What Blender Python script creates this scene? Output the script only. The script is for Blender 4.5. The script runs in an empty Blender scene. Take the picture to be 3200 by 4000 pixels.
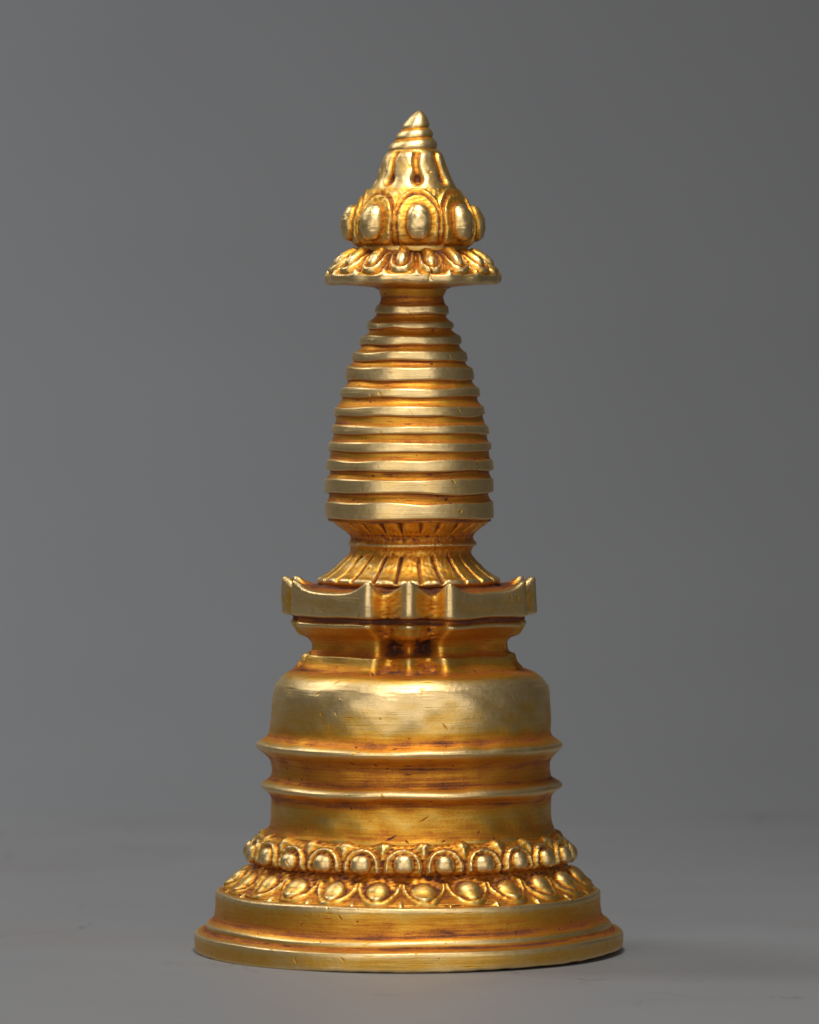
import bpy, math, random
import numpy as np
from mathutils import Vector

C = bpy.context.scene.collection
sc = bpy.context.scene
U = 0.05            # metres per design unit (1000 design points); the little monument is about 17 cm tall
Y0 = 3711.0         # design height of the table top (design heights count downwards)
CX = 1600.0
HOR = 1330.0        # design height of the lens
D = 22.0            # lens distance in design units

# ------------------------------------------------------------------ camera
cam_d = bpy.data.cameras.new('camera'); cam = bpy.data.objects.new('camera', cam_d); C.objects.link(cam)
cam.location = (0, -D * U, (Y0 - HOR) / 1000 * U)
cam.rotation_euler = (math.radians(90), 0, 0)
cam_d.sensor_fit = 'HORIZONTAL'; cam_d.sensor_width = 36
cam_d.lens = 36 * D / 3.2
cam_d.shift_y = -(2000 - HOR) / 3200
cam_d.clip_start = 0.02; cam_d.clip_end = 50
cam_d.dof.use_dof = True
cam_d.dof.focus_distance = 21.5 * U
cam_d.dof.aperture_fstop = 28
sc.camera = cam

# ------------------------------------------------------------------ studio surroundings and lamps
w = bpy.data.worlds.new('World'); sc.world = w; w.use_nodes = True
bg = w.node_tree.nodes['Background']; bg.inputs[0].default_value = (1.0, 0.995, 0.99, 1); bg.inputs[1].default_value = 0.075
sc.view_settings.view_transform = 'Standard'; sc.view_settings.look = 'None'
sc.view_settings.exposure = -0.12; sc.view_settings.gamma = 1
sc.view_settings.use_curve_mapping = False

def lamp(name, loc, target, sx, sy, power, col=(1, 1, 1), spread=180):
    d = bpy.data.lights.new(name, 'AREA'); d.shape = 'RECTANGLE'
    d.size = sx * U; d.size_y = sy * U; d.energy = power; d.color = col; d.spread = math.radians(spread)
    o = bpy.data.objects.new(name, d); C.objects.link(o)
    o.location = Vector(loc) * U
    o.rotation_euler = (Vector(target) - Vector(loc)).to_track_quat('-Z', 'Y').to_euler()
    return o
lamp('key_softbox', (0.1, -3.2, 8.6), (0, 0, 1.6), 1.7, 2.6, 1.3, (1, 0.98, 0.95))
lamp('left_softbox', (-6.6, -15.0, 4.4), (0, 0, 1.2), 8, 8.4, 1.95, (1, 0.98, 0.95))
lamp('right_softbox', (6.6, -15.0, 4.4), (0, 0, 1.2), 8, 8.4, 1.7, (1, 0.98, 0.95))
lamp('backdrop_lamp', (-9.0, 4.0, 12.0), (-5, 17, 2.0), 7.0, 7.0, 4.4, (0.97, 0.985, 1))

# ------------------------------------------------------------------ materials
def nodes(name):
    m = bpy.data.materials.new(name); m.use_nodes = True
    nt = m.node_tree; nt.nodes.clear()
    return m, nt, nt.nodes, nt.links
def ramp(N, stops, interp='LINEAR'):
    r = N.new('ShaderNodeValToRGB'); r.color_ramp.interpolation = interp
    e = r.color_ramp.elements
    while len(e) < len(stops): e.new(0.5)
    for k, (p, c) in enumerate(stops):
        e[k].position = p; e[k].color = (c[0], c[1], c[2], 1) if isinstance(c, tuple) else (c, c, c, 1)
    return r
def mth(N, L, op, a, b=None, c=None, clamp=False):
    n = N.new('ShaderNodeMath'); n.operation = op; n.use_clamp = clamp
    for k, v in enumerate((a, b, c)):
        if v is None: continue
        if isinstance(v, (int, float)): n.inputs[k].default_value = v
        else: L.new(v, n.inputs[k])
    return n.outputs[0]

def gold(name):
    m, nt, N, L = nodes(name)
    out = N.new('ShaderNodeOutputMaterial'); p = N.new('ShaderNodeBsdfPrincipled'); L.new(p.outputs[0], out.inputs[0])
    tc = N.new('ShaderNodeTexCoord')
    def mapped(scale, rot=(0, 0, 0)):
        m0 = N.new('ShaderNodeMapping'); m0.inputs['Rotation'].default_value = rot; L.new(tc.outputs['Object'], m0.inputs[0])
        mp = N.new('ShaderNodeMapping'); s = 1 / (U * 0.1)
        mp.inputs['Scale'].default_value = (s * scale[0], s * scale[1], s * scale[2])
        L.new(m0.outputs[0], mp.inputs[0]); return mp.outputs[0]
    def noise(vec, scale, detail=4, rough=0.55):
        n = N.new('ShaderNodeTexNoise'); n.inputs['Scale'].default_value = scale
        n.inputs['Detail'].default_value = detail; n.inputs['Roughness'].default_value = rough
        L.new(vec, n.inputs['Vector']); return n.outputs['Fac']
    at = N.new('ShaderNodeAttribute'); at.attribute_name = 'buff'; buff = at.outputs['Fac']
    base = mapped((1, 1, 1))
    n_big = noise(base, 0.9, 3)
    n_mid = noise(base, 5.0, 5, 0.65)
    n_grain = noise(base, 22.0, 3, 0.7)
    n_brush = noise(mapped((0.35, 0.35, 14)), 1.0, 4, 0.6)
    # patina follows the carving: left in the hollows, rubbed off the raised metal
    a = mth(N, L, 'MULTIPLY_ADD', n_big, 0.42, -0.21)
    n_str = noise(mapped((0.5, 0.5, 6)), 1.0, 5, 0.65)
    amp = mth(N, L, 'MULTIPLY_ADD', buff, -0.66, 0.82)
    b = mth(N, L, 'MULTIPLY', mth(N, L, 'ADD', mth(N, L, 'SUBTRACT', n_brush, 0.5), mth(N, L, 'MULTIPLY_ADD', n_str, 1.1, -0.55)), amp)
    c = mth(N, L, 'ADD', mth(N, L, 'MULTIPLY_ADD', n_mid, 0.22, -0.11), mth(N, L, 'MULTIPLY', mth(N, L, 'SUBTRACT', n_grain, 0.5), mth(N, L, 'MULTIPLY', amp, 0.8)))
    v = mth(N, L, 'ADD', mth(N, L, 'ADD', buff, a), mth(N, L, 'ADD', b, c), clamp=True)
    # nicks: short stretched cells, a few of them dark
    def nicks(scale, rot, thr, keep, dens):
        vo = N.new('ShaderNodeTexVoronoi'); vo.inputs['Scale'].default_value = dens
        L.new(mapped(scale, rot), vo.inputs['Vector'])
        sep = N.new('ShaderNodeSeparateColor'); L.new(vo.outputs['Color'], sep.inputs[0])
        k = mth(N, L, 'GREATER_THAN', sep.outputs[0], keep)
        d = mth(N, L, 'SUBTRACT', thr, vo.outputs['Distance'])
        d = mth(N, L, 'MULTIPLY', d, 1 / thr * 2.5, clamp=True)
        return mth(N, L, 'MULTIPLY', d, k)
    k1 = nicks((4, 4, 0.8), (0, math.radians(38), 0), 0.30, 0.955, 1.5)
    k2 = nicks((4, 4, 0.7), (0, math.radians(-60), 0.3), 0.28, 0.96, 1.2)
    k3 = nicks((1, 1, 1), (0, 0, 0), 0.17, 0.93, 3.6)
    k4 = nicks((1.0, 1.0, 7), (0, 0, 0), 0.30, 0.92, 1.3)
    nick = mth(N, L, 'MAXIMUM', mth(N, L, 'MAXIMUM', k1, k2), mth(N, L, 'MAXIMUM', k3, mth(N, L, 'MULTIPLY', k4, 0.6)))
    nickc = mth(N, L, 'MULTIPLY', nick, 0.36)
    v2 = mth(N, L, 'SUBTRACT', v, nickc, clamp=True)
    col = ramp(N, [(0.0, (0.085, 0.021, 0.005)), (0.15, (0.27, 0.074, 0.010)), (0.32, (0.51, 0.172, 0.017)),
                   (0.50, (0.66, 0.300, 0.030)), (0.68, (0.69, 0.390, 0.070)), (0.86, (0.71, 0.470, 0.165)), (1.0, (0.77, 0.555, 0.26))])
    L.new(v2, col.inputs[0]); L.new(col.outputs[0], p.inputs['Base Color'])
    met = ramp(N, [(0.0, 0.15), (0.28, 0.72), (0.5, 1.0)]); L.new(v2, met.inputs[0]); L.new(met.outputs[0], p.inputs['Metallic'])
    ro = ramp(N, [(0.0, 0.72), (0.3, 0.50), (0.6, 0.45), (1.0, 0.41)]); L.new(v2, ro.inputs[0])
    rr = mth(N, L, 'MULTIPLY_ADD', n_mid, 0.16, -0.08)
    L.new(mth(N, L, 'ADD', ro.outputs[0], rr), p.inputs['Roughness'])
    # relief: brushed lines, grain in the hollows, nicks
    inv = mth(N, L, 'SUBTRACT', 1.15, v)
    h = mth(N, L, 'MULTIPLY', n_grain, inv)
    h = mth(N, L, 'MULTIPLY_ADD', n_brush, 0.55, h)
    h = mth(N, L, 'MULTIPLY_ADD', n_mid, 0.5, h)
    h = mth(N, L, 'MULTIPLY_ADD', nick, -0.35, h)
    bp = N.new('ShaderNodeBump'); bp.inputs['Strength'].default_value = 0.55; bp.inputs['Distance'].default_value = 5.5 * U / 1000
    L.new(h, bp.inputs['Height']); L.new(bp.outputs[0], p.inputs['Normal'])
    return m
GOLD = gold('aged_gilt')

def table_mat():
    m, nt, N, L = nodes('grey_stone_board')
    out = N.new('ShaderNodeOutputMaterial'); p = N.new('ShaderNodeBsdfPrincipled'); L.new(p.outputs[0], out.inputs[0])
    tc = N.new('ShaderNodeTexCoord'); mp = N.new('ShaderNodeMapping'); s = 1 / U
    mp.inputs['Scale'].default_value = (s * 0.8, s * 1.0, s); L.new(tc.outputs['Object'], mp.inputs[0])
    def noise(scale, detail, rough, dist=0):
        n = N.new('ShaderNodeTexNoise'); n.inputs['Scale'].default_value = scale; n.inputs['Detail'].default_value = detail
        n.inputs['Roughness'].default_value = rough; n.inputs['Distortion'].default_value = dist
        L.new(mp.outputs[0], n.inputs['Vector']); return n.outputs['Fac']
    n1 = noise(1.1, 6, 0.6, 0.6); n2 = noise(0.7, 3, 0.5, 0.3); n3 = noise(60, 2, 0.6)
    base = ramp(N, [(0.3, (0.212, 0.212, 0.216)), (0.5, (0.217, 0.217, 0.221)), (0.72, (0.223, 0.223, 0.226))]); L.new(n1, base.inputs[0])
    st = ramp(N, [(0.50, 0.0), (0.68, 1.0)]); L.new(n2, st.inputs[0])
    mx = N.new('ShaderNodeMix'); mx.data_type = 'RGBA'; mx.inputs['B'].default_value = (0.190, 0.150, 0.128, 1)
    L.new(mth(N, L, 'MULTIPLY', st.outputs[0], 0.25), mx.inputs['Factor']); L.new(base.outputs[0], mx.inputs['A'])
    # fine dark hair cracks and pale specks
    vo = N.new('ShaderNodeTexVoronoi'); vo.inputs['Scale'].default_value = 16; L.new(mp.outputs[0], vo.inputs['Vector'])
    sep = N.new('ShaderNodeSeparateColor'); L.new(vo.outputs['Color'], sep.inputs[0])
    spk = mth(N, L, 'MULTIPLY', mth(N, L, 'LESS_THAN', vo.outputs['Distance'], 0.10), mth(N, L, 'GREATER_THAN', sep.outputs[0], 0.86))
    mx2 = N.new('ShaderNodeMix'); mx2.data_type = 'RGBA'; mx2.inputs['B'].default_value = (0.36, 0.36, 0.36, 1)
    L.new(mth(N, L, 'MULTIPLY', spk, 0.6), mx2.inputs['Factor']); L.new(mx.outputs['Result'], mx2.inputs['A'])
    vd = N.new('ShaderNodeTexVoronoi'); vd.feature = 'DISTANCE_TO_EDGE'; vd.inputs['Scale'].default_value = 1.6
    dn = N.new('ShaderNodeTexNoise'); dn.inputs['Scale'].default_value = 3; dn.inputs['Detail'].default_value = 6; L.new(mp.outputs[0], dn.inputs['Vector'])
    va = N.new('ShaderNodeMix'); va.data_type = 'RGBA'; va.inputs['Factor'].default_value = 0.35
    L.new(mp.outputs[0], va.inputs['A']); L.new(dn.outputs['Color'], va.inputs['B']); L.new(va.outputs['Result'], vd.inputs['Vector'])
    cr = mth(N, L, 'MULTIPLY', mth(N, L, 'LESS_THAN', vd.outputs['Distance'], 0.006), mth(N, L, 'GREATER_THAN', n2, 0.52))
    mx3 = N.new('ShaderNodeMix'); mx3.data_type = 'RGBA'; mx3.inputs['B'].default_value = (0.07, 0.065, 0.065, 1)
    L.new(mth(N, L, 'MULTIPLY', cr, 0.35), mx3.inputs['Factor']); L.new(mx2.outputs['Result'], mx3.inputs['A'])
    L.new(mx3.outputs['Result'], p.inputs['Base Color'])
    rg = ramp(N, [(0.3, 0.48), (0.7, 0.53)]); L.new(n1, rg.inputs[0]); L.new(rg.outputs[0], p.inputs['Roughness'])
    p.inputs['Specular IOR Level'].default_value = 0.35
    bp = N.new('ShaderNodeBump'); bp.inputs['Strength'].default_value = 0.15; bp.inputs['Distance'].default_value = 0.0003
    L.new(n3, bp.inputs['Height']); L.new(bp.outputs[0], p.inputs['Normal'])
    return m
TABLE = table_mat()
def backdrop_mat():
    m, nt, N, L = nodes('grey_paper')
    out = N.new('ShaderNodeOutputMaterial'); p = N.new('ShaderNodeBsdfPrincipled'); L.new(p.outputs[0], out.inputs[0])
    tc = N.new('ShaderNodeTexCoord'); n = N.new('ShaderNodeTexNoise'); n.inputs['Scale'].default_value = 9; L.new(tc.outputs['Object'], n.inputs['Vector'])
    r = ramp(N, [(0.3, (0.213, 0.214, 0.218)), (0.7, (0.220, 0.221, 0.225))]); L.new(n.outputs['Fac'], r.inputs[0])
    L.new(r.outputs[0], p.inputs['Base Color']); p.inputs['Roughness'].default_value = 0.5; p.inputs['Specular IOR Level'].default_value = 0.35
    return m
PAPER = backdrop_mat()

# ------------------------------------------------------------------ mesh helpers
def quad_mesh(name, P, buff, wrap, mat, parent=None, cap=None, nrm=None):
    """P: rows x cols x 3 in design points (x, depth, height) -> one mesh object"""
    nv, nu = P.shape[:2]
    V = P.reshape(-1, 3)
    i = np.arange(nv - 1)[:, None]; ju = nu if wrap else nu - 1
    j = np.arange(ju)[None, :]; j2 = (j + 1) % nu
    a = i * nu + j; b = i * nu + j2; c = (i + 1) * nu + j2; d = (i + 1) * nu + j
    F = np.stack([a, b, c, d], -1).reshape(-1, 4)
    o = raw_mesh(name, V, F, buff.reshape(-1), mat, parent, cap, nu)
    if nrm is not None: o.data.normals_split_custom_set_from_vertices(nrm.reshape(-1, 3).tolist())
    return o

def raw_mesh(name, V, F, buff, mat, parent, cap=None, nu=0):
    me = bpy.data.meshes.new(name)
    V = V * (U / 1000)
    loops = F.reshape(-1); starts = np.arange(len(F)) * 4; tot = np.full(len(F), 4)
    if cap:       # flat discs closing the first / last row
        for which in cap:
            idx = np.arange(nu) if which == 'first' else np.arange(len(V) - nu, len(V))
            if which == 'first': idx = idx[::-1]
            starts = np.append(starts, len(loops)); tot = np.append(tot, nu); loops = np.concatenate([loops, idx])
    me.vertices.add(len(V)); me.vertices.foreach_set('co', V.astype(np.float32).ravel())
    me.loops.add(len(loops)); me.loops.foreach_set('vertex_index', loops.astype(np.int32))
    me.polygons.add(len(starts)); me.polygons.foreach_set('loop_start', starts.astype(np.int32))
    me.polygons.foreach_set('use_smooth', np.ones(len(starts), dtype=bool))
    me.update(calc_edges=True); me.validate()
    at = me.attributes.new('buff', 'FLOAT', 'POINT'); at.data.foreach_set('value', buff.astype(np.float32))
    me.materials.append(mat)
    o = bpy.data.objects.new(name, me); C.objects.link(o)
    if parent: o.parent = parent
    return o

def box_blur(A, n, axis, wrap):
    if n < 1: return A
    if wrap:
        pad = np.concatenate([A.take(range(-n, 0), axis), A, A.take(range(n), axis)], axis)
    else:
        f = np.repeat(A.take([0], axis), n, axis); l = np.repeat(A.take([-1], axis), n, axis)
        pad = np.concatenate([f, A, l], axis)
    cs = np.cumsum(pad, axis); z = np.zeros_like(cs.take([0], axis)); cs = np.concatenate([z, cs], axis)
    k = 2 * n + 1; m = A.shape[axis]
    return (cs.take(range(k, k + m), axis) - cs.take(range(0, m), axis)) / k

def blur(A, nv, nu, wrap):
    for _ in range(2):
        A = box_blur(A, nv, 0, False); A = box_blur(A, nu, 1, wrap)
    return A

def normals(P, wrap):
    if wrap: du = np.roll(P, -1, 1) - np.roll(P, 1, 1)
    else: du = np.gradient(P, axis=1)
    dv = np.gradient(P, axis=0)
    n = np.cross(du, dv); n /= (np.linalg.norm(n, axis=2, keepdims=True) + 1e-9)
    return n

def wobble(seed, T, Y, nmax, ylen, modes=14):
    rng = np.random.RandomState(seed); r = np.zeros_like(T)
    for _ in range(modes):
        n = rng.randint(1, nmax + 1); k = rng.normal() * 2 * math.pi / ylen; ph = rng.rand() * 6.283
        r += np.cos(n * T + k * Y + ph) / (0.6 + n / nmax)
    return r / math.sqrt(modes)

def sm(x, a, b):
    t = np.clip((x - a) / (b - a), 0, 1); return t * t * (3 - 2 * t)
def g(x, s): return np.exp(-(x / s) ** 2)

def dense_profile(prof, ds, soft):
    """prof rows: (y, r, cx, bias).  Returns the same, sampled every ds along the outline and softened."""
    p = np.array(prof, float)
    seg = np.hypot(np.diff(p[:, 0]), np.diff(p[:, 1])); s = np.concatenate([[0], np.cumsum(seg)])
    n = max(4, int(s[-1] / ds)); t = np.linspace(0, s[-1], n)
    q = np.stack([np.interp(t, s, p[:, k]) for k in range(4)], 1)
    k = max(0, int(round(soft / ds)))
    q0 = q.copy()
    for _ in range(2): q = box_blur(q, k, 0, False)
    if k: q[0], q[-1] = q0[0], q0[-1]
    return q

def lathe_grid(prof, nu, ds=3.2, soft=3.0, relief=None, seed=1, wr=1.6, wy=2.5, wl=160, k_cav=0.055, scale=14, tilt=0):
    q = dense_profile(prof, ds, soft)
    th = np.arange(nu) * 2 * math.pi / nu - math.pi
    T, Y = np.meshgrid(th, q[:, 0]); R = np.repeat(q[:, 1:2], nu, 1); CXs = np.repeat(q[:, 2:3], nu, 1)
    Rw = R + wr * wobble(seed, T, Y, 12, wl * 2) * np.clip(R / 150, 0, 1)
    Yw = Y + wy * wobble(seed + 50, T, Y, 9, wl) * np.clip(R / 150, 0, 1) + tilt * R * np.sin(T) / 100
    def pos(Rv, Yv): return np.stack([CXs - CX + Rv * np.sin(T), -Rv * np.cos(T), Y0 - Yv], -1)
    P = pos(Rw, Yw)
    extra = np.zeros_like(T)
    if relief is not None:
        N = normals(P, True)
        out = np.stack([np.sin(T), -np.cos(T), np.zeros_like(T)], -1)
        # outline runs downwards or upwards; make the normal point outwards
        if np.mean((N * out).sum(-1)) < 0: N = -N
        h, extra = relief(T, Y, R)
        P = P + N * h[..., None]
    mean_du = 2 * math.pi * max(60, R.mean()) / nu
    buff = cavity(P, True, ds, mean_du, k_cav, scale) + np.repeat(q[:, 3:4], nu, 1) + extra
    return P, np.clip(buff, 0, 1), T, Y, q

def cavity(P, wrap, ds, du, k, scale):
    N = normals(P, wrap)
    c = P.mean(axis=(0, 1), keepdims=True); d = P - c; d[..., 2] *= 0.2
    if np.mean((N * d).sum(-1)) < 0: N = -N
    out = 0
    for s_, w_ in ((scale * 0.45, 1.3), (scale, 1.0), (scale * 2.6, 0.35)):
        B = blur(P, max(1, int(s_ / ds)), max(1, int(s_ / du)), wrap)
        out = out + w_ * ((P - B) * N).sum(-1)
    return 0.62 + k * out

def ring_part(name, prof, nu, parent, cap=('first', 'last'), post=None, **kw):
    P, b, T, Y, q = lathe_grid(prof, nu, **kw)
    if post: P[..., 2] += post(T, Y)
    return quad_mesh(name, P, b, True, GOLD, parent, cap)

# ------------------------------------------------------------------ setting
def plain_grid(name, xs, pts, mat):
    V = []; n = len(pts)
    for x in xs:
        for (y, z) in pts: V.append((x * U, y * U, z * U))
    F = []
    for i in range(len(xs) - 1):
        for j in range(n - 1):
            F.append((i * n + j, (i + 1) * n + j, (i + 1) * n + j + 1, i * n + j + 1))
    me = bpy.data.meshes.new(name); me.from_pydata(V, [], F); me.update()
    for p_ in me.polygons: p_.use_smooth = True
    me.materials.append(mat); o = bpy.data.objects.new(name, me); C.objects.link(o); o['kind'] = 'structure'; return o
EDGE = 6.5
plain_grid('tabletop', [-30, 0, 30], [(-26, 0), (-8, 0), (EDGE, 0)], TABLE)
arc = [(EDGE, 0)]
RAD = 16.0
for k in range(0, 33):
    a = math.radians(90 * k / 32); arc.append((EDGE + 0.002 + RAD * math.sin(a), RAD * (1 - math.cos(a))))
arc.append((EDGE + RAD, 26))
plain_grid('backdrop', [-30, 0, 30], arc[1:], PAPER)

# ------------------------------------------------------------------ the gilt stupa
root = bpy.data.objects.new('stupa', None); C.objects.link(root)
root.empty_display_size = 0.02
root['label'] = 'small antique gilt metal stupa with lotus base, ringed spire and pointed bud top'
root['category'] = 'stupa'

# --- plinth
plinth = ring_part('plinth', [
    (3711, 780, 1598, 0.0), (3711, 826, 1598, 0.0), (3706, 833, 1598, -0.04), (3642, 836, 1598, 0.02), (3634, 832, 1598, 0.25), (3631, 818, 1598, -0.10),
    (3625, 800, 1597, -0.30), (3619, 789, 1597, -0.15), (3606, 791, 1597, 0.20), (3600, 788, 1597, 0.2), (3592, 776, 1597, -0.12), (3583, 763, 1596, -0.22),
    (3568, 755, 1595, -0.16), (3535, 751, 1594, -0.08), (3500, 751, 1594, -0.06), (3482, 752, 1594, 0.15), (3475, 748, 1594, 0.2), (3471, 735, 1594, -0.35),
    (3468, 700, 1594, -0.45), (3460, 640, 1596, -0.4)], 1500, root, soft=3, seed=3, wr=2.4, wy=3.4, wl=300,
    post=lambda T, Y: 13 * sm(np.sin(T + 0.25), 0.25, 1.0) * sm(Y, 3640, 3700) + 1.2 * wobble(4, T, Y, 60, 900) * sm(Y, 3690, 3706))

# --- lotus bands: core, then one mesh per petal cut from a carved grid
def petals(name, parent, prof, nu, count, phase, relief, **kw):
    P, b, T, Y, q = lathe_grid(prof, nu * count, relief=relief, **kw)
    NN = normals(P, True); th0 = -math.pi; step = 2 * math.pi / (nu * count)
    for k in range(count):
        a0 = phase + (k - 0.5) * 2 * math.pi / count
        s0 = int(round((a0 - th0) / step)) % (nu * count)
        idx = (s0 + np.arange(nu + 1)) % (nu * count)
        quad_mesh(name, P[:, idx], b[:, idx], False, GOLD, parent, nrm=NN[:, idx])

def local(T, count, phase):
    pt = 2 * math.pi / count; u = (T - phase) / pt; k = np.round(u)
    return (u - k) * pt, (k.astype(int)) % count
def rnd(seed, count, lo, hi):
    return np.random.RandomState(seed).uniform(lo, hi, count)
def dome(rho, p=2.4): return np.clip(1 - rho ** p, 0, None) ** 0.5

# lower row: petals hang down and out
PH2 = math.radians(5)
j2x, j2y, j2h, j2w = rnd(5, 24, -5, 5), rnd(6, 24, -4, 4), rnd(7, 24, 0.85, 1.2), rnd(8, 24, 0.88, 1.1)
def relief_low(T, Y, R):
    a, k = local(T, 24, PH2); a = a * R; y = Y
    cy = 3424 + j2y[k]
    ax = (a - j2x[k]) / (47 * j2w[k]); by = (y - cy) / 35
    h = 25 * j2h[k] * dome(np.sqrt(ax ** 2 + by ** 2 + 0.25 * ax ** 2 * by ** 2), 1.9)
    # U-shaped rim below the boss
    d = np.sqrt((a / 76) ** 2 + (np.clip(y - 3405, 0, None) / 55) ** 2)
    ridge = 8 * g((d - 1) * 60, 8) * sm(y, 3378, 3400)
    h = h + ridge - 7 * sm(d, 1.1, 1.25) * sm(y, 3372, 3390)
    tip = 9 * g(np.abs(a) - math.pi / 24 * R, 9) * sm(y, 3440, 3462)
    h = h + tip
    n = wobble(77, T, Y, 150, 28, 30)
    h = h + 1.3 * n * (1 - 0.75 * sm(h, 8, 14))
    ex = -0.10 + 0.10 * n * (h < 10) + 0.15 * (h > 12)
    return h, ex
core2 = ring_part('lotus_band', [(3474, 700, 1598, -0.4), (3468, 722, 1598, -0.4), (3430, 658, 1598, -0.3), (3385, 612, 1599, -0.3), (3362, 590, 1600, -0.3), (3355, 560, 1600, -0.3)], 400, root)
petals('petal', core2, [(3478, 738, 1598, -0.1), (3466, 728, 1598, -0.1), (3440, 678, 1598, -0.06), (3410, 644, 1598, -0.06), (3385, 622, 1599, -0.15), (3368, 608, 1600, -0.35), (3360, 598, 1600, -0.35)],
       54, 24, PH2, relief_low, ds=2.8, soft=4, seed=9, wr=1.5, wy=2, scale=10, k_cav=0.06)

# upper row: petals stand upright
PH1 = math.radians(-2.3)
j1x, j1y, j1h, j1w = rnd(15, 24, -5, 5), rnd(16, 24, -4, 4), rnd(17, 24, 0.85, 1.15), rnd(18, 24, 0.9, 1.12)
def relief_up(T, Y, R):
    a, k = local(T, 24, PH1); a = a * R; y = Y
    cy = 3327 + j1y[k]
    ax = (a - j1x[k]) / (38 * j1w[k]); by = np.where(y < cy, (y - cy) / 35, (y - cy) / 29)
    rho = (np.abs(ax) ** 2.6 + np.abs(by) ** 2.6) ** (1 / 2.6)
    h = 31 * j1h[k] * dome(rho, 1.9)
    d = np.sqrt((a / 62) ** 2 + (np.clip(3332 - y, 0, None) / 58) ** 2)
    h = h + 8 * g((d - 1) * 60, 7) * (1 - sm(y, 3345, 3358)) - 10 * sm(d, 1.12, 1.28)
    tip = 14 * g(np.abs(a) - math.pi / 24 * R, 12 + np.clip(3285 - y, 0, 40) * 0.5) * (1 - sm(y, 3278, 3312))
    h = h + tip
    n = wobble(78, T, Y, 160, 26, 30)
    h = h + 1.3 * n * (1 - 0.75 * sm(h, 10, 16))
    return h, -0.08 + 0.10 * n * (h < 10) + 0.15 * (h > 13)
core1 = ring_part('lotus_band', [(3366, 560, 1600, -0.3), (3360, 604, 1600, -0.4), (3340, 609, 1600, -0.3), (3300, 600, 1600, -0.3), (3262, 575, 1600, -0.3), (3240, 540, 1602, -0.35), (3236, 520, 1602, -0.3)], 400, root)
petals('petal', core1, [(3370, 590, 1600, -0.3), (3366, 608, 1600, -0.2), (3354, 621, 1600, -0.05), (3335, 625, 1600, 0), (3300, 616, 1600, 0), (3272, 602, 1600, 0), (3254, 590, 1600, 0), (3246, 572, 1601, -0.2), (3240, 545, 1602, -0.35)],
       54, 24, PH1, relief_up, ds=2.8, soft=4, seed=19, wr=1.5, wy=2, scale=10, k_cav=0.06)

# --- round body with its two sharp mouldings
def relief_body(T, Y, R):
    n = wobble(31, T, Y, 26, 160, 22); return 2.1 * n * (R > 530), np.zeros_like(T)
body = ring_part('body', [
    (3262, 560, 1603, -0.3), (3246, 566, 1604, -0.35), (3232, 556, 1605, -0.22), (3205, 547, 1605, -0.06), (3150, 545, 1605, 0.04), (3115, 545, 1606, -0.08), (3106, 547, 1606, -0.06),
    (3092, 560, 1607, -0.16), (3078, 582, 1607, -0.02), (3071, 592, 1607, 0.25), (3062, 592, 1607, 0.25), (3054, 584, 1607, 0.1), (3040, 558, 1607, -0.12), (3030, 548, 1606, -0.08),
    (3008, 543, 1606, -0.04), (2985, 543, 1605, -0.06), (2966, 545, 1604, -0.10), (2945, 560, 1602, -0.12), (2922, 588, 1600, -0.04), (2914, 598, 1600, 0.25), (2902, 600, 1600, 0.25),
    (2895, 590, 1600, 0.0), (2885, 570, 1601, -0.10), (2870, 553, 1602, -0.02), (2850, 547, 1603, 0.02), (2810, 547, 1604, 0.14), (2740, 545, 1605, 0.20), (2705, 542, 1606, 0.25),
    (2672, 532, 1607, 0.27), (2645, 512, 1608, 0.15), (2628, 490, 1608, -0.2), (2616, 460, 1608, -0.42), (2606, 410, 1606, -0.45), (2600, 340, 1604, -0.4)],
    1500, root, soft=5, seed=37, wr=1.3, wy=3.4, wl=330, relief=relief_body, scale=16)

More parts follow.
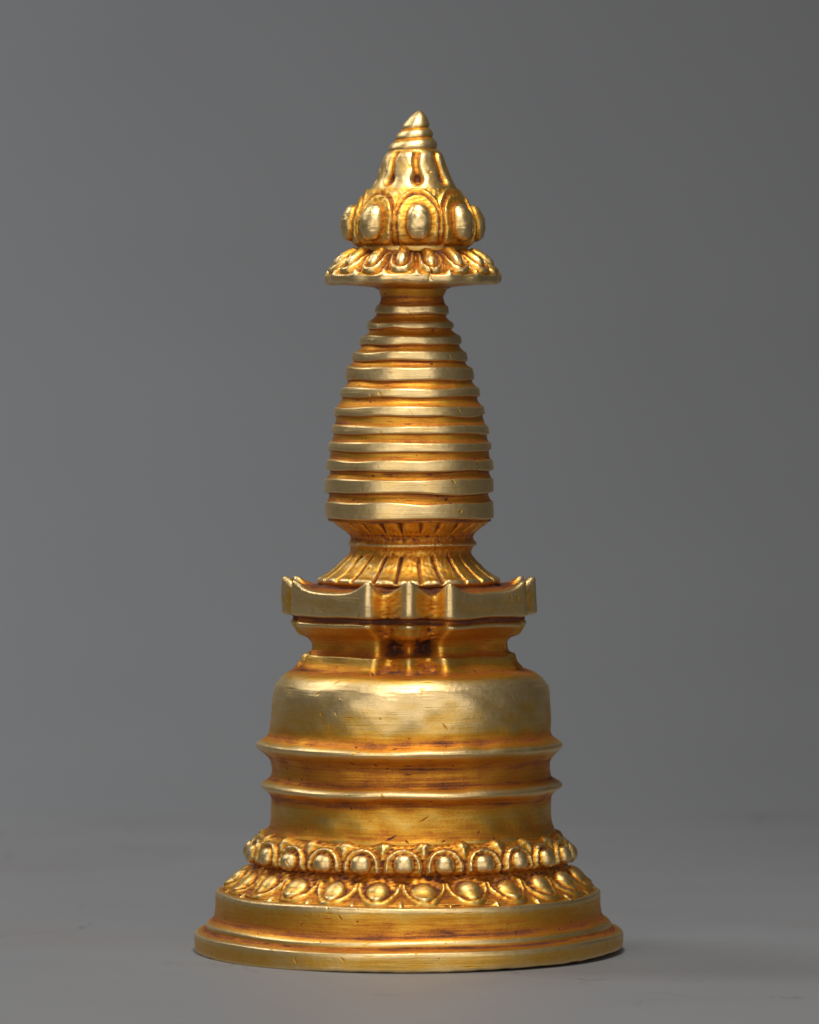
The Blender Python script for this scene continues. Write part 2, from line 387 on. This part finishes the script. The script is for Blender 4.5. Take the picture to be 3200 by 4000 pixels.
# --- harmika: stepped square block, its corner towards the lens
def harmika():
    NE = 26
    levels = [  # y, A, B, w, lift, blend to circle, circle radius, bias
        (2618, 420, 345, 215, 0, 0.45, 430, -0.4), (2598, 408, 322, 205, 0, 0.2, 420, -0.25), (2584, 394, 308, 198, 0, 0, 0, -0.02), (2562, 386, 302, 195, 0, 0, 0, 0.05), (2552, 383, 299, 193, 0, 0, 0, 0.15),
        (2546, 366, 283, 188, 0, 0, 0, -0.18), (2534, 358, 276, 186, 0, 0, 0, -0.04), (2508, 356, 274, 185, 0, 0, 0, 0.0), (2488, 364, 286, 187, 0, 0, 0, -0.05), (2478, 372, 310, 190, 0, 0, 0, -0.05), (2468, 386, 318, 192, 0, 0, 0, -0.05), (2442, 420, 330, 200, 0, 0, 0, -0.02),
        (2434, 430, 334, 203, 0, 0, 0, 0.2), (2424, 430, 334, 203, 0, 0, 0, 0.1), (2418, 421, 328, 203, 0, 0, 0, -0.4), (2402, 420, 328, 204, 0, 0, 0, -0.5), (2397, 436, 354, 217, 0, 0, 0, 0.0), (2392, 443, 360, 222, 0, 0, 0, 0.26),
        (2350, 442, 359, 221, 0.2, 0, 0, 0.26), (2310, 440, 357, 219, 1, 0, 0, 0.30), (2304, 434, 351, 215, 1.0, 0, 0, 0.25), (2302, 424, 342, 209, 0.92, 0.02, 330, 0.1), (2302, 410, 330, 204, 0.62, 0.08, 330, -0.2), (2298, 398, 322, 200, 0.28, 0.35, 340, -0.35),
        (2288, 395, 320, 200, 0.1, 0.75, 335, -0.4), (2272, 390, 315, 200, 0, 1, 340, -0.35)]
    def poly(A, B, w):
        q = [(A, -w), (A, w), (B, w), (B, B), (w, B)]          # one quarter, then rotated
        pts = []
        for k in range(4):
            c_, s_ = math.cos(k * math.pi / 2), math.sin(k * math.pi / 2)
            pts += [(x * c_ - y * s_, x * s_ + y * c_) for x, y in q]
        return pts
    rows = []; lifts = []; ts = None
    for (y, A, B, w, lf, bl, cr, bias) in levels:
        pts = poly(A, B, w); line = []; lift = []; rec = []
        for i in range(20):
            p0 = np.array(pts[i]); p1 = np.array(pts[(i + 1) % 20]); kind = i % 5
            for t in np.linspace(0, 1, (62, 13, 21, 21, 13)[kind], endpoint=False):
                line.append(p0 + (p1 - p0) * t)
                if kind == 0: l = abs(2 * t - 1) ** 3.6
                elif kind == 1: l = (1 - t) ** 1.6 * 0.9 - 0.1 * t
                elif kind == 2: l = t ** 1.6 - 0.1 * (1 - t)
                elif kind == 3: l = (1 - t) ** 1.6 - 0.1 * t
                else: l = t ** 1.6 * 0.9 - 0.1 * (1 - t)
                r_ = {0: 0, 1: t, 2: 1 - t, 3: t, 4: 1 - t}[kind]
                lift.append(l); rec.append(r_)
        line = np.array(line); ang = np.arctan2(line[:, 1], line[:, 0])
        if bl: line = line * (1 - bl) + bl * cr * np.stack([np.cos(ang), np.sin(ang)], 1)
        rows.append(np.column_stack([line, np.full(len(line), y) - 66 * lf * np.array(lift)])); ts = (np.array(lift), np.array(rec))
    G = np.array(rows); biases = np.array([l[7] for l in levels]); ys = np.array([l[0] for l in levels], float)
    # resample along the height
    seg = np.linalg.norm(np.diff(G, axis=0), axis=2).mean(1); s = np.concatenate([[0], np.cumsum(seg)])
    t = np.linspace(0, s[-1], int(s[-1] / 3.0))
    H = np.empty((len(t), G.shape[1], 3))
    for c in range(3):
        for j in range(G.shape[1]): H[:, j, c] = np.interp(t, s, G[:, j, c])
    bi = np.interp(t, s, biases); yy = np.interp(t, s, ys)
    H = blur(H, 1, 3, True)
    # turn 45 degrees so that a corner faces the lens
    x, d = H[..., 0].copy(), H[..., 1].copy(); q = math.sqrt(0.5)
    X = (x - d) * q; Dp = -(x + d) * q
    th = np.arctan2(X, -Dp); T = th; Y = np.repeat(yy[:, None], H.shape[1], 1)
    rec = np.repeat(ts[1][None, :], len(t), 0)
    # bored pits in the hollow corners of the neck
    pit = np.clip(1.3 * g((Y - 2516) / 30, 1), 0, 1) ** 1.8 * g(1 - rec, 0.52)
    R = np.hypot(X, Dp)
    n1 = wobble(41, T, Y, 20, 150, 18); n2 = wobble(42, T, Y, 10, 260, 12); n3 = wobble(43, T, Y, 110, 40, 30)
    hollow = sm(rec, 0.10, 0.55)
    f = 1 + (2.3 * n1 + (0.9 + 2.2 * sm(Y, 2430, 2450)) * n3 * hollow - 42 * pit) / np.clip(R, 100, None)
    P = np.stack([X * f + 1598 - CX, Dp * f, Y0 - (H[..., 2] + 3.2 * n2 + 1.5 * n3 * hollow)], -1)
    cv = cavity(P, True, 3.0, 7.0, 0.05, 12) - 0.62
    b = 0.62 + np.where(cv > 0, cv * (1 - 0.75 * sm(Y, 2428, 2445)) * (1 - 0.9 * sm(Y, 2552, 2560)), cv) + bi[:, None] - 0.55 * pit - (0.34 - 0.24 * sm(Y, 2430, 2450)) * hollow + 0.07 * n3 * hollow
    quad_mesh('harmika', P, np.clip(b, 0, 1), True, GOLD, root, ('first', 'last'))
harmika()

# --- fluted collar between block and spire
PHF = math.radians(7.4)
jf = rnd(61, 24, -0.018, 0.018); jd = rnd(62, 24, 0.55, 1.3)
def relief_flute(T, Y, R):
    a, k = local(T, 24, PHF)
    s = (a - jf[k]) * R
    m = sm(Y, 2158, 2170) * (1 - sm(Y, 2262, 2272))
    gr = g(s, 6.5) * m * jd[k]
    m2 = sm(Y, 2028, 2034) * (1 - sm(Y, 2066, 2084))
    wdt = 3.5 + 8 * (1 - sm(Y, 2030, 2080))
    gr2 = g(s, wdt) * m2 * jd[(k * 7) % 24]
    lob = 4 * np.cos(24 * (T - PHF)) * 0 + 5 * (1 - g(s, 16)) * g(Y - 2257, 10)
    n = wobble(64, T, Y, 120, 30, 24)
    h = -9 * gr - 11 * gr2 + lob + 0.6 * n
    return h, -0.30 * gr - 0.45 * gr2 + 0.07 * n - 0.02
collar = ring_part('fluted_collar', [
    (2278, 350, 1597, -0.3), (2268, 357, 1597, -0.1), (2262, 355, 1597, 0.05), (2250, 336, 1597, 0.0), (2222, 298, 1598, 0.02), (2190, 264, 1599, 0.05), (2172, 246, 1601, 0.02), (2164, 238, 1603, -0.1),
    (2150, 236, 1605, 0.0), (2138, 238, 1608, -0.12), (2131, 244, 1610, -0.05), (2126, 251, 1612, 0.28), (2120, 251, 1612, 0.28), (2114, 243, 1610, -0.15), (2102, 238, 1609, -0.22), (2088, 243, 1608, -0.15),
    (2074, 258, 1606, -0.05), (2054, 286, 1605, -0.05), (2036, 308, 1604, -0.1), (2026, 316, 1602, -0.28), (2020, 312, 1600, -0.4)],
    1100, root, ds=2.8, soft=2.5, seed=66, wr=1.2, wy=1.5, wl=200, relief=relief_flute, scale=9)

# --- spire: tapering core with its stack of rings
bands = [(1971, 2027, 329, 1598), (1880, 1927, 331, 1598), (1804, 1839, 328, 1601), (1734, 1762, 319, 1603), (1669, 1693, 308, 1602), (1594, 1624, 295, 1600),
         (1520, 1548, 273, 1600), (1439, 1482, 251, 1600), (1378, 1406, 228, 1601), (1316, 1343, 202, 1604), (1260, 1279, 171, 1606), (1195, 1222, 146, 1609)]
def ax(y, r): return HOR + (y - HOR) * (1 - r / 22000)
prof = [(2034, 318, 1599, -0.3)]; marks = []
for i, (t0, b0, r, cx) in enumerate(bands):
    yt, yb = ax(t0, r) - 3, ax(b0, r) + 3
    rt = r - 4 if i > 1 else r - 1
    if i == 0: prof.append((yb + 4, r - 12, cx, -0.2))
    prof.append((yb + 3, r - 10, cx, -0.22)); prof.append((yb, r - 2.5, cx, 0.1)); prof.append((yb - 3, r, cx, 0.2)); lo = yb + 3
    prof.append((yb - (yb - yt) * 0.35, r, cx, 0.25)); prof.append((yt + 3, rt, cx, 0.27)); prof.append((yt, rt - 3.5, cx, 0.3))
    hi = yt - 2
    marks.append((hi, lo))
    if i + 1 < len(bands):
        t1, b1, r1, c1 = bands[i + 1]; yn = ax(b1, r1)
        ra = min(rt - 14, r1 + 6) if i > 1 else rt - 14
        gr = min(ra, r1 - 8) if i > 1 else min(rt, r1) - 15
        d1 = 3 if i < 2 else 0
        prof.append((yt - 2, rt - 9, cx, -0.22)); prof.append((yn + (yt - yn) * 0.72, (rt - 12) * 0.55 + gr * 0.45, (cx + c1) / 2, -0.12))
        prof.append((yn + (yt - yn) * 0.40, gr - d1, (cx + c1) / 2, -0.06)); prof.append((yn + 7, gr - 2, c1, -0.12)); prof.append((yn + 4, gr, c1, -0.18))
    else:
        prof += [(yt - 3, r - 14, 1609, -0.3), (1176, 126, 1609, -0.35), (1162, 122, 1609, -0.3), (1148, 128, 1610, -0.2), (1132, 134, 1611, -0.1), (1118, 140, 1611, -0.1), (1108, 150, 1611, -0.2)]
P, b, T, Y, q = lathe_grid(prof, 1000, ds=2.0, soft=2.0, seed=71, wr=1.8, wy=2.9, wl=120, k_cav=0.05, scale=11)
rowy = q[:, 0]
rings = []
spire = None
mask = np.zeros(len(rowy), bool)
for hi, lo in marks:
    mask |= (rowy >= hi) & (rowy <= lo)
# core: the whole outline with the ring rows drawn in beneath the rings
centre = np.stack([q[:, 2] - CX, np.zeros(len(q)), np.zeros(len(q))], 1)[:, None, :]
Pc = P.copy()
shr = np.where(mask, 0.93, 1.0)[:, None]
Pc[..., 0] = (P[..., 0] - centre[..., 0]) * shr + centre[..., 0]; Pc[..., 1] = P[..., 1] * shr
spire = quad_mesh('spire', Pc, b, True, GOLD, root, ('first', 'last'))
for hi, lo in marks:
    r_ = np.where((rowy >= hi) & (rowy <= lo))[0]
    r_ = np.concatenate([[r_[0] - 1], r_, [r_[-1] + 1]])
    r_ = r_[(r_ >= 0) & (r_ < len(rowy))]
    S = P[r_].copy(); Sb = b[r_]
    lipA = S[:1].copy(); lipB = S[-1:].copy()
    for lp, kk in ((lipA, r_[0]), (lipB, r_[-1])):
        cxx = q[kk, 2] - CX; lp[..., 0] = (lp[..., 0] - cxx) * 0.95 + cxx; lp[..., 1] *= 0.95
    S = np.concatenate([lipA, S, lipB]); Sb = np.concatenate([Sb[:1], Sb, Sb[-1:]])
    quad_mesh('spire_ring', S, Sb, True, GOLD, spire)

# --- parasol disc with sixteen petals
PHU = math.radians(14)
jux, juh, juw = rnd(81, 16, -4, 4), rnd(82, 16, 0.85, 1.2), rnd(83, 16, 0.9, 1.12)
core_u = ring_part('parasol_disc', [
    (1130, 138, 1611, -0.2), (1122, 150, 1611, -0.2), (1118, 190, 1611, -0.12), (1110, 300, 1612, -0.05), (1106, 330, 1612, 0.1), (1100, 334, 1612, 0), (1075, 330, 1612, -0.2), (1066, 318, 1612, -0.2), (1000, 240, 1612, -0.3), (984, 214, 1612, -0.3), (984, 180, 1612, -0.3)],
    700, root, seed=84, wr=1.5, wy=1.5)
def relief_par(T, Y, R):
    a, k = local(T, 16, PHU); half = math.pi / 16
    u = a / half; s = a * R; y = Y
    cy = 1018
    axx = (s - jux[k]) / (25 * juw[k]); by = np.where(y < cy, (y - cy) / 60, (y - cy) / 27)
    rho = (np.abs(axx) ** 2.3 + np.abs(by) ** 2.3) ** (1 / 2.3)
    h = 25 * juh[k] * dome(rho) * sm(y, 978, 990)
    d = np.sqrt((s / (R * half * 0.72)) ** 2 + (np.clip(y - 1010, 0, None) / 46) ** 2)
    h = h + 10 * g((d - 1) * 50, 8) * sm(y, 985, 1010) - 9 * sm(d, 1.12, 1.35) * (1 - sm(y, 1066, 1080)) * sm(y, 990, 1005)
    tipr = 11 * np.clip(1 - (1 - np.abs(u)) / (0.04 + 0.30 * sm(y, 1040, 1074)), 0, 1) * sm(y, 1010, 1060) * (1 - sm(y, 1062, 1084))
    h = h + tipr
    sc_ = 4 * np.cos(math.pi * u) * sm(y, 1055, 1080)
    n = wobble(85, T, Y, 110, 26, 30)
    h = h - sc_ + 0.9 * n * (1 - 0.8 * sm(y, 1060, 1075))
    crack = g((T - math.radians(12.2)) * R - 5 * np.sin(y / 7.0), 4) * sm(y, 1050, 1062)
    h = h - 16 * crack
    ex = 0.08 * n * (h < 9) - 0.6 * crack - 0.04 + 0.14 * (h > 11) + 0.25 * sm(y, 1070, 1085) - 0.30 * (1 - sm(y, 1002, 1034))
    return h, ex
petals('petal', core_u, [(1107, 300, 1612, 0.0), (1109, 328, 1612, 0.0), (1105, 338, 1612, 0.1), (1096, 342, 1612, 0.1), (1075, 342, 1612, 0.1), (1062, 337, 1612, 0.0), (1050, 322, 1612, 0), (1020, 280, 1612, 0), (1000, 250, 1612, -0.05), (986, 224, 1612, -0.2), (980, 214, 1612, -0.3)],
       60, 16, PHU, relief_par, ds=2.4, soft=4, seed=86, wr=2.2, wy=2.4, wl=200, scale=9, k_cav=0.06)

# --- bud: eight large petals round a waisted cone
PHB = math.radians(5)
jbw, jbh = rnd(91, 8, 0.94, 1.06), rnd(92, 8, 0.92, 1.1)
core_b = ring_part('lotus_bud', [
    (990, 214, 1612, -0.3), (978, 217, 1612, -0.15), (962, 216, 1612, -0.05), (955, 206, 1612, -0.2), (945, 205, 1613, -0.2), (900, 215, 1613, -0.2), (850, 210, 1614, -0.2), (800, 190, 1614, -0.3), (770, 178, 1615, -0.3), (760, 160, 1615, -0.3)],
    600, root, seed=94, wr=1.2, wy=1.2)
def relief_bud(T, Y, R):
    a, k = local(T, 8, PHB); half = math.pi / 8; u = a / half; s = a * R; y = Y
    # boss
    w_ = 47 * jbw[k] * (1 - 0.10 * sm(y, 885, 940))
    by = np.where(y < 868, (y - 868) / 60, np.where(y > 888, (y - 888) / 50, 0))
    rho = (np.abs(s / w_) ** 2.2 + np.abs(by) ** 2.2) ** (1 / 2.2)
    h = 37 * jbh[k] * dome(rho, 1.9)
    # petal outline: arch
    wd = np.where(y > 850, 0.86 - 0.0006 * (y - 850), 0.86)
    d = np.sqrt((np.abs(u) / wd) ** 2 + (np.clip(856 - y, 0, None) / 86) ** 2)
    h = h + 10 * (1 - sm(d, 0.97, 1.07)) + 3.5 * g((d - 0.9) * 78, 15) * (1 - sm(y, 930, 948))
    d2 = np.sqrt((np.abs(u) / 1.04) ** 2 + (np.clip(856 - y, 0, None) / 104) ** 2)
    h = h + 7 * g((d2 - 1) * 80, 7) * (1 - sm(y, 900, 925)) * (np.abs(u) < 0.98)
    n = wobble(95, T, Y, 60, 30, 26)
    h = h + 9 * g((1 - np.abs(u)) * half * R, 7) * sm(y, 815, 850) * (1 - sm(y, 925, 950))
    out = sm(d2, 1.0, 1.06) * (1 - sm(y, 790, 820))
    h = h + 0.9 * n + 4 * out
    return h, 0.06 * n * (h < 14) + 0.14 * (h > 24) - 0.03 * (h < 16) * (1 - out) - 0.15 * (d > 1.03) * (1 - out) + 0.12 * out
petals('petal', core_b, [(958, 200, 1613, -0.2), (953, 216, 1613, -0.1), (944, 228, 1613, 0), (915, 238, 1613, 0), (870, 238, 1613.5, 0), (830, 226, 1614, 0), (795, 206, 1614, 0), (765, 190, 1615, 0), (750, 180, 1615, -0.1), (742, 174, 1615, -0.1)],
       90, 8, PHB, relief_bud, ds=2.4, soft=4, seed=96, wr=1.4, wy=1.2, scale=10, k_cav=0.032)
def relief_cone(T, Y, R):
    a, k = local(T, 8, PHB); s = a * R; y = Y
    wob = 2.5 * np.sin(y / 14 + k)
    gro = g(s + wob, 13) ** 1.0; gro = np.clip(gro * 1.4, 0, 1) * sm(y, 588, 600) * (1 - sm(y, 700, 712))
    hole = np.clip(1.35 * g(np.sqrt(s ** 2 + (y - 702) ** 2), 25), 0, 1) ** 1.6
    n = wobble(97, T, Y, 40, 40, 20)
    h = -13 * gro - 17 * hole + 0.4 * n
    return h, 0.06 * n - 0.30 * gro - 0.30 * hole + 0.08
ring_part('bud_cone', [
    (770, 180, 1615, -0.2), (757, 184, 1615, -0.05), (735, 169, 1617, 0.05), (706, 153, 1618, 0.1), (680, 142, 1617, 0.1), (655, 133, 1615.5, 0.1), (635, 127, 1615, 0.1), (613, 119, 1616, 0.1), (600, 111, 1618, 0.05), (590, 99, 1619, -0.05), (580, 84, 1616, -0.25), (570, 70, 1616, -0.2)],
    800, root, ds=2.4, soft=3, seed=98, wr=1.3, wy=1.0, relief=relief_cone, scale=10)
# --- coiled finial
fin = [(592, 84, 1617, -0.2), (584, 92, 1613, 0.15), (574, 95, 1612, 0.25), (562, 91, 1613, 0.3), (553, 84, 1614, 0.15), (546, 74, 1616, -0.15), (541, 69, 1617, -0.1),
       (534, 73, 1618, 0.2), (524, 71, 1619, 0.28), (514, 65, 1620, 0.25), (507, 56, 1621, -0.15), (502, 50, 1622, -0.2), (497, 53, 1624, 0.15), (488, 53, 1625, 0.25), (474, 46, 1628, 0.25), (455, 33, 1632, 0.25), (441, 19, 1635, 0.2), (434, 10, 1636, 0.2), (431, 3, 1636.5, 0.2)]
ring_part('finial', fin, 420, root, ds=2.0, soft=2.2, seed=99, wr=1.6, wy=1.5, wl=120, scale=8, tilt=-9)
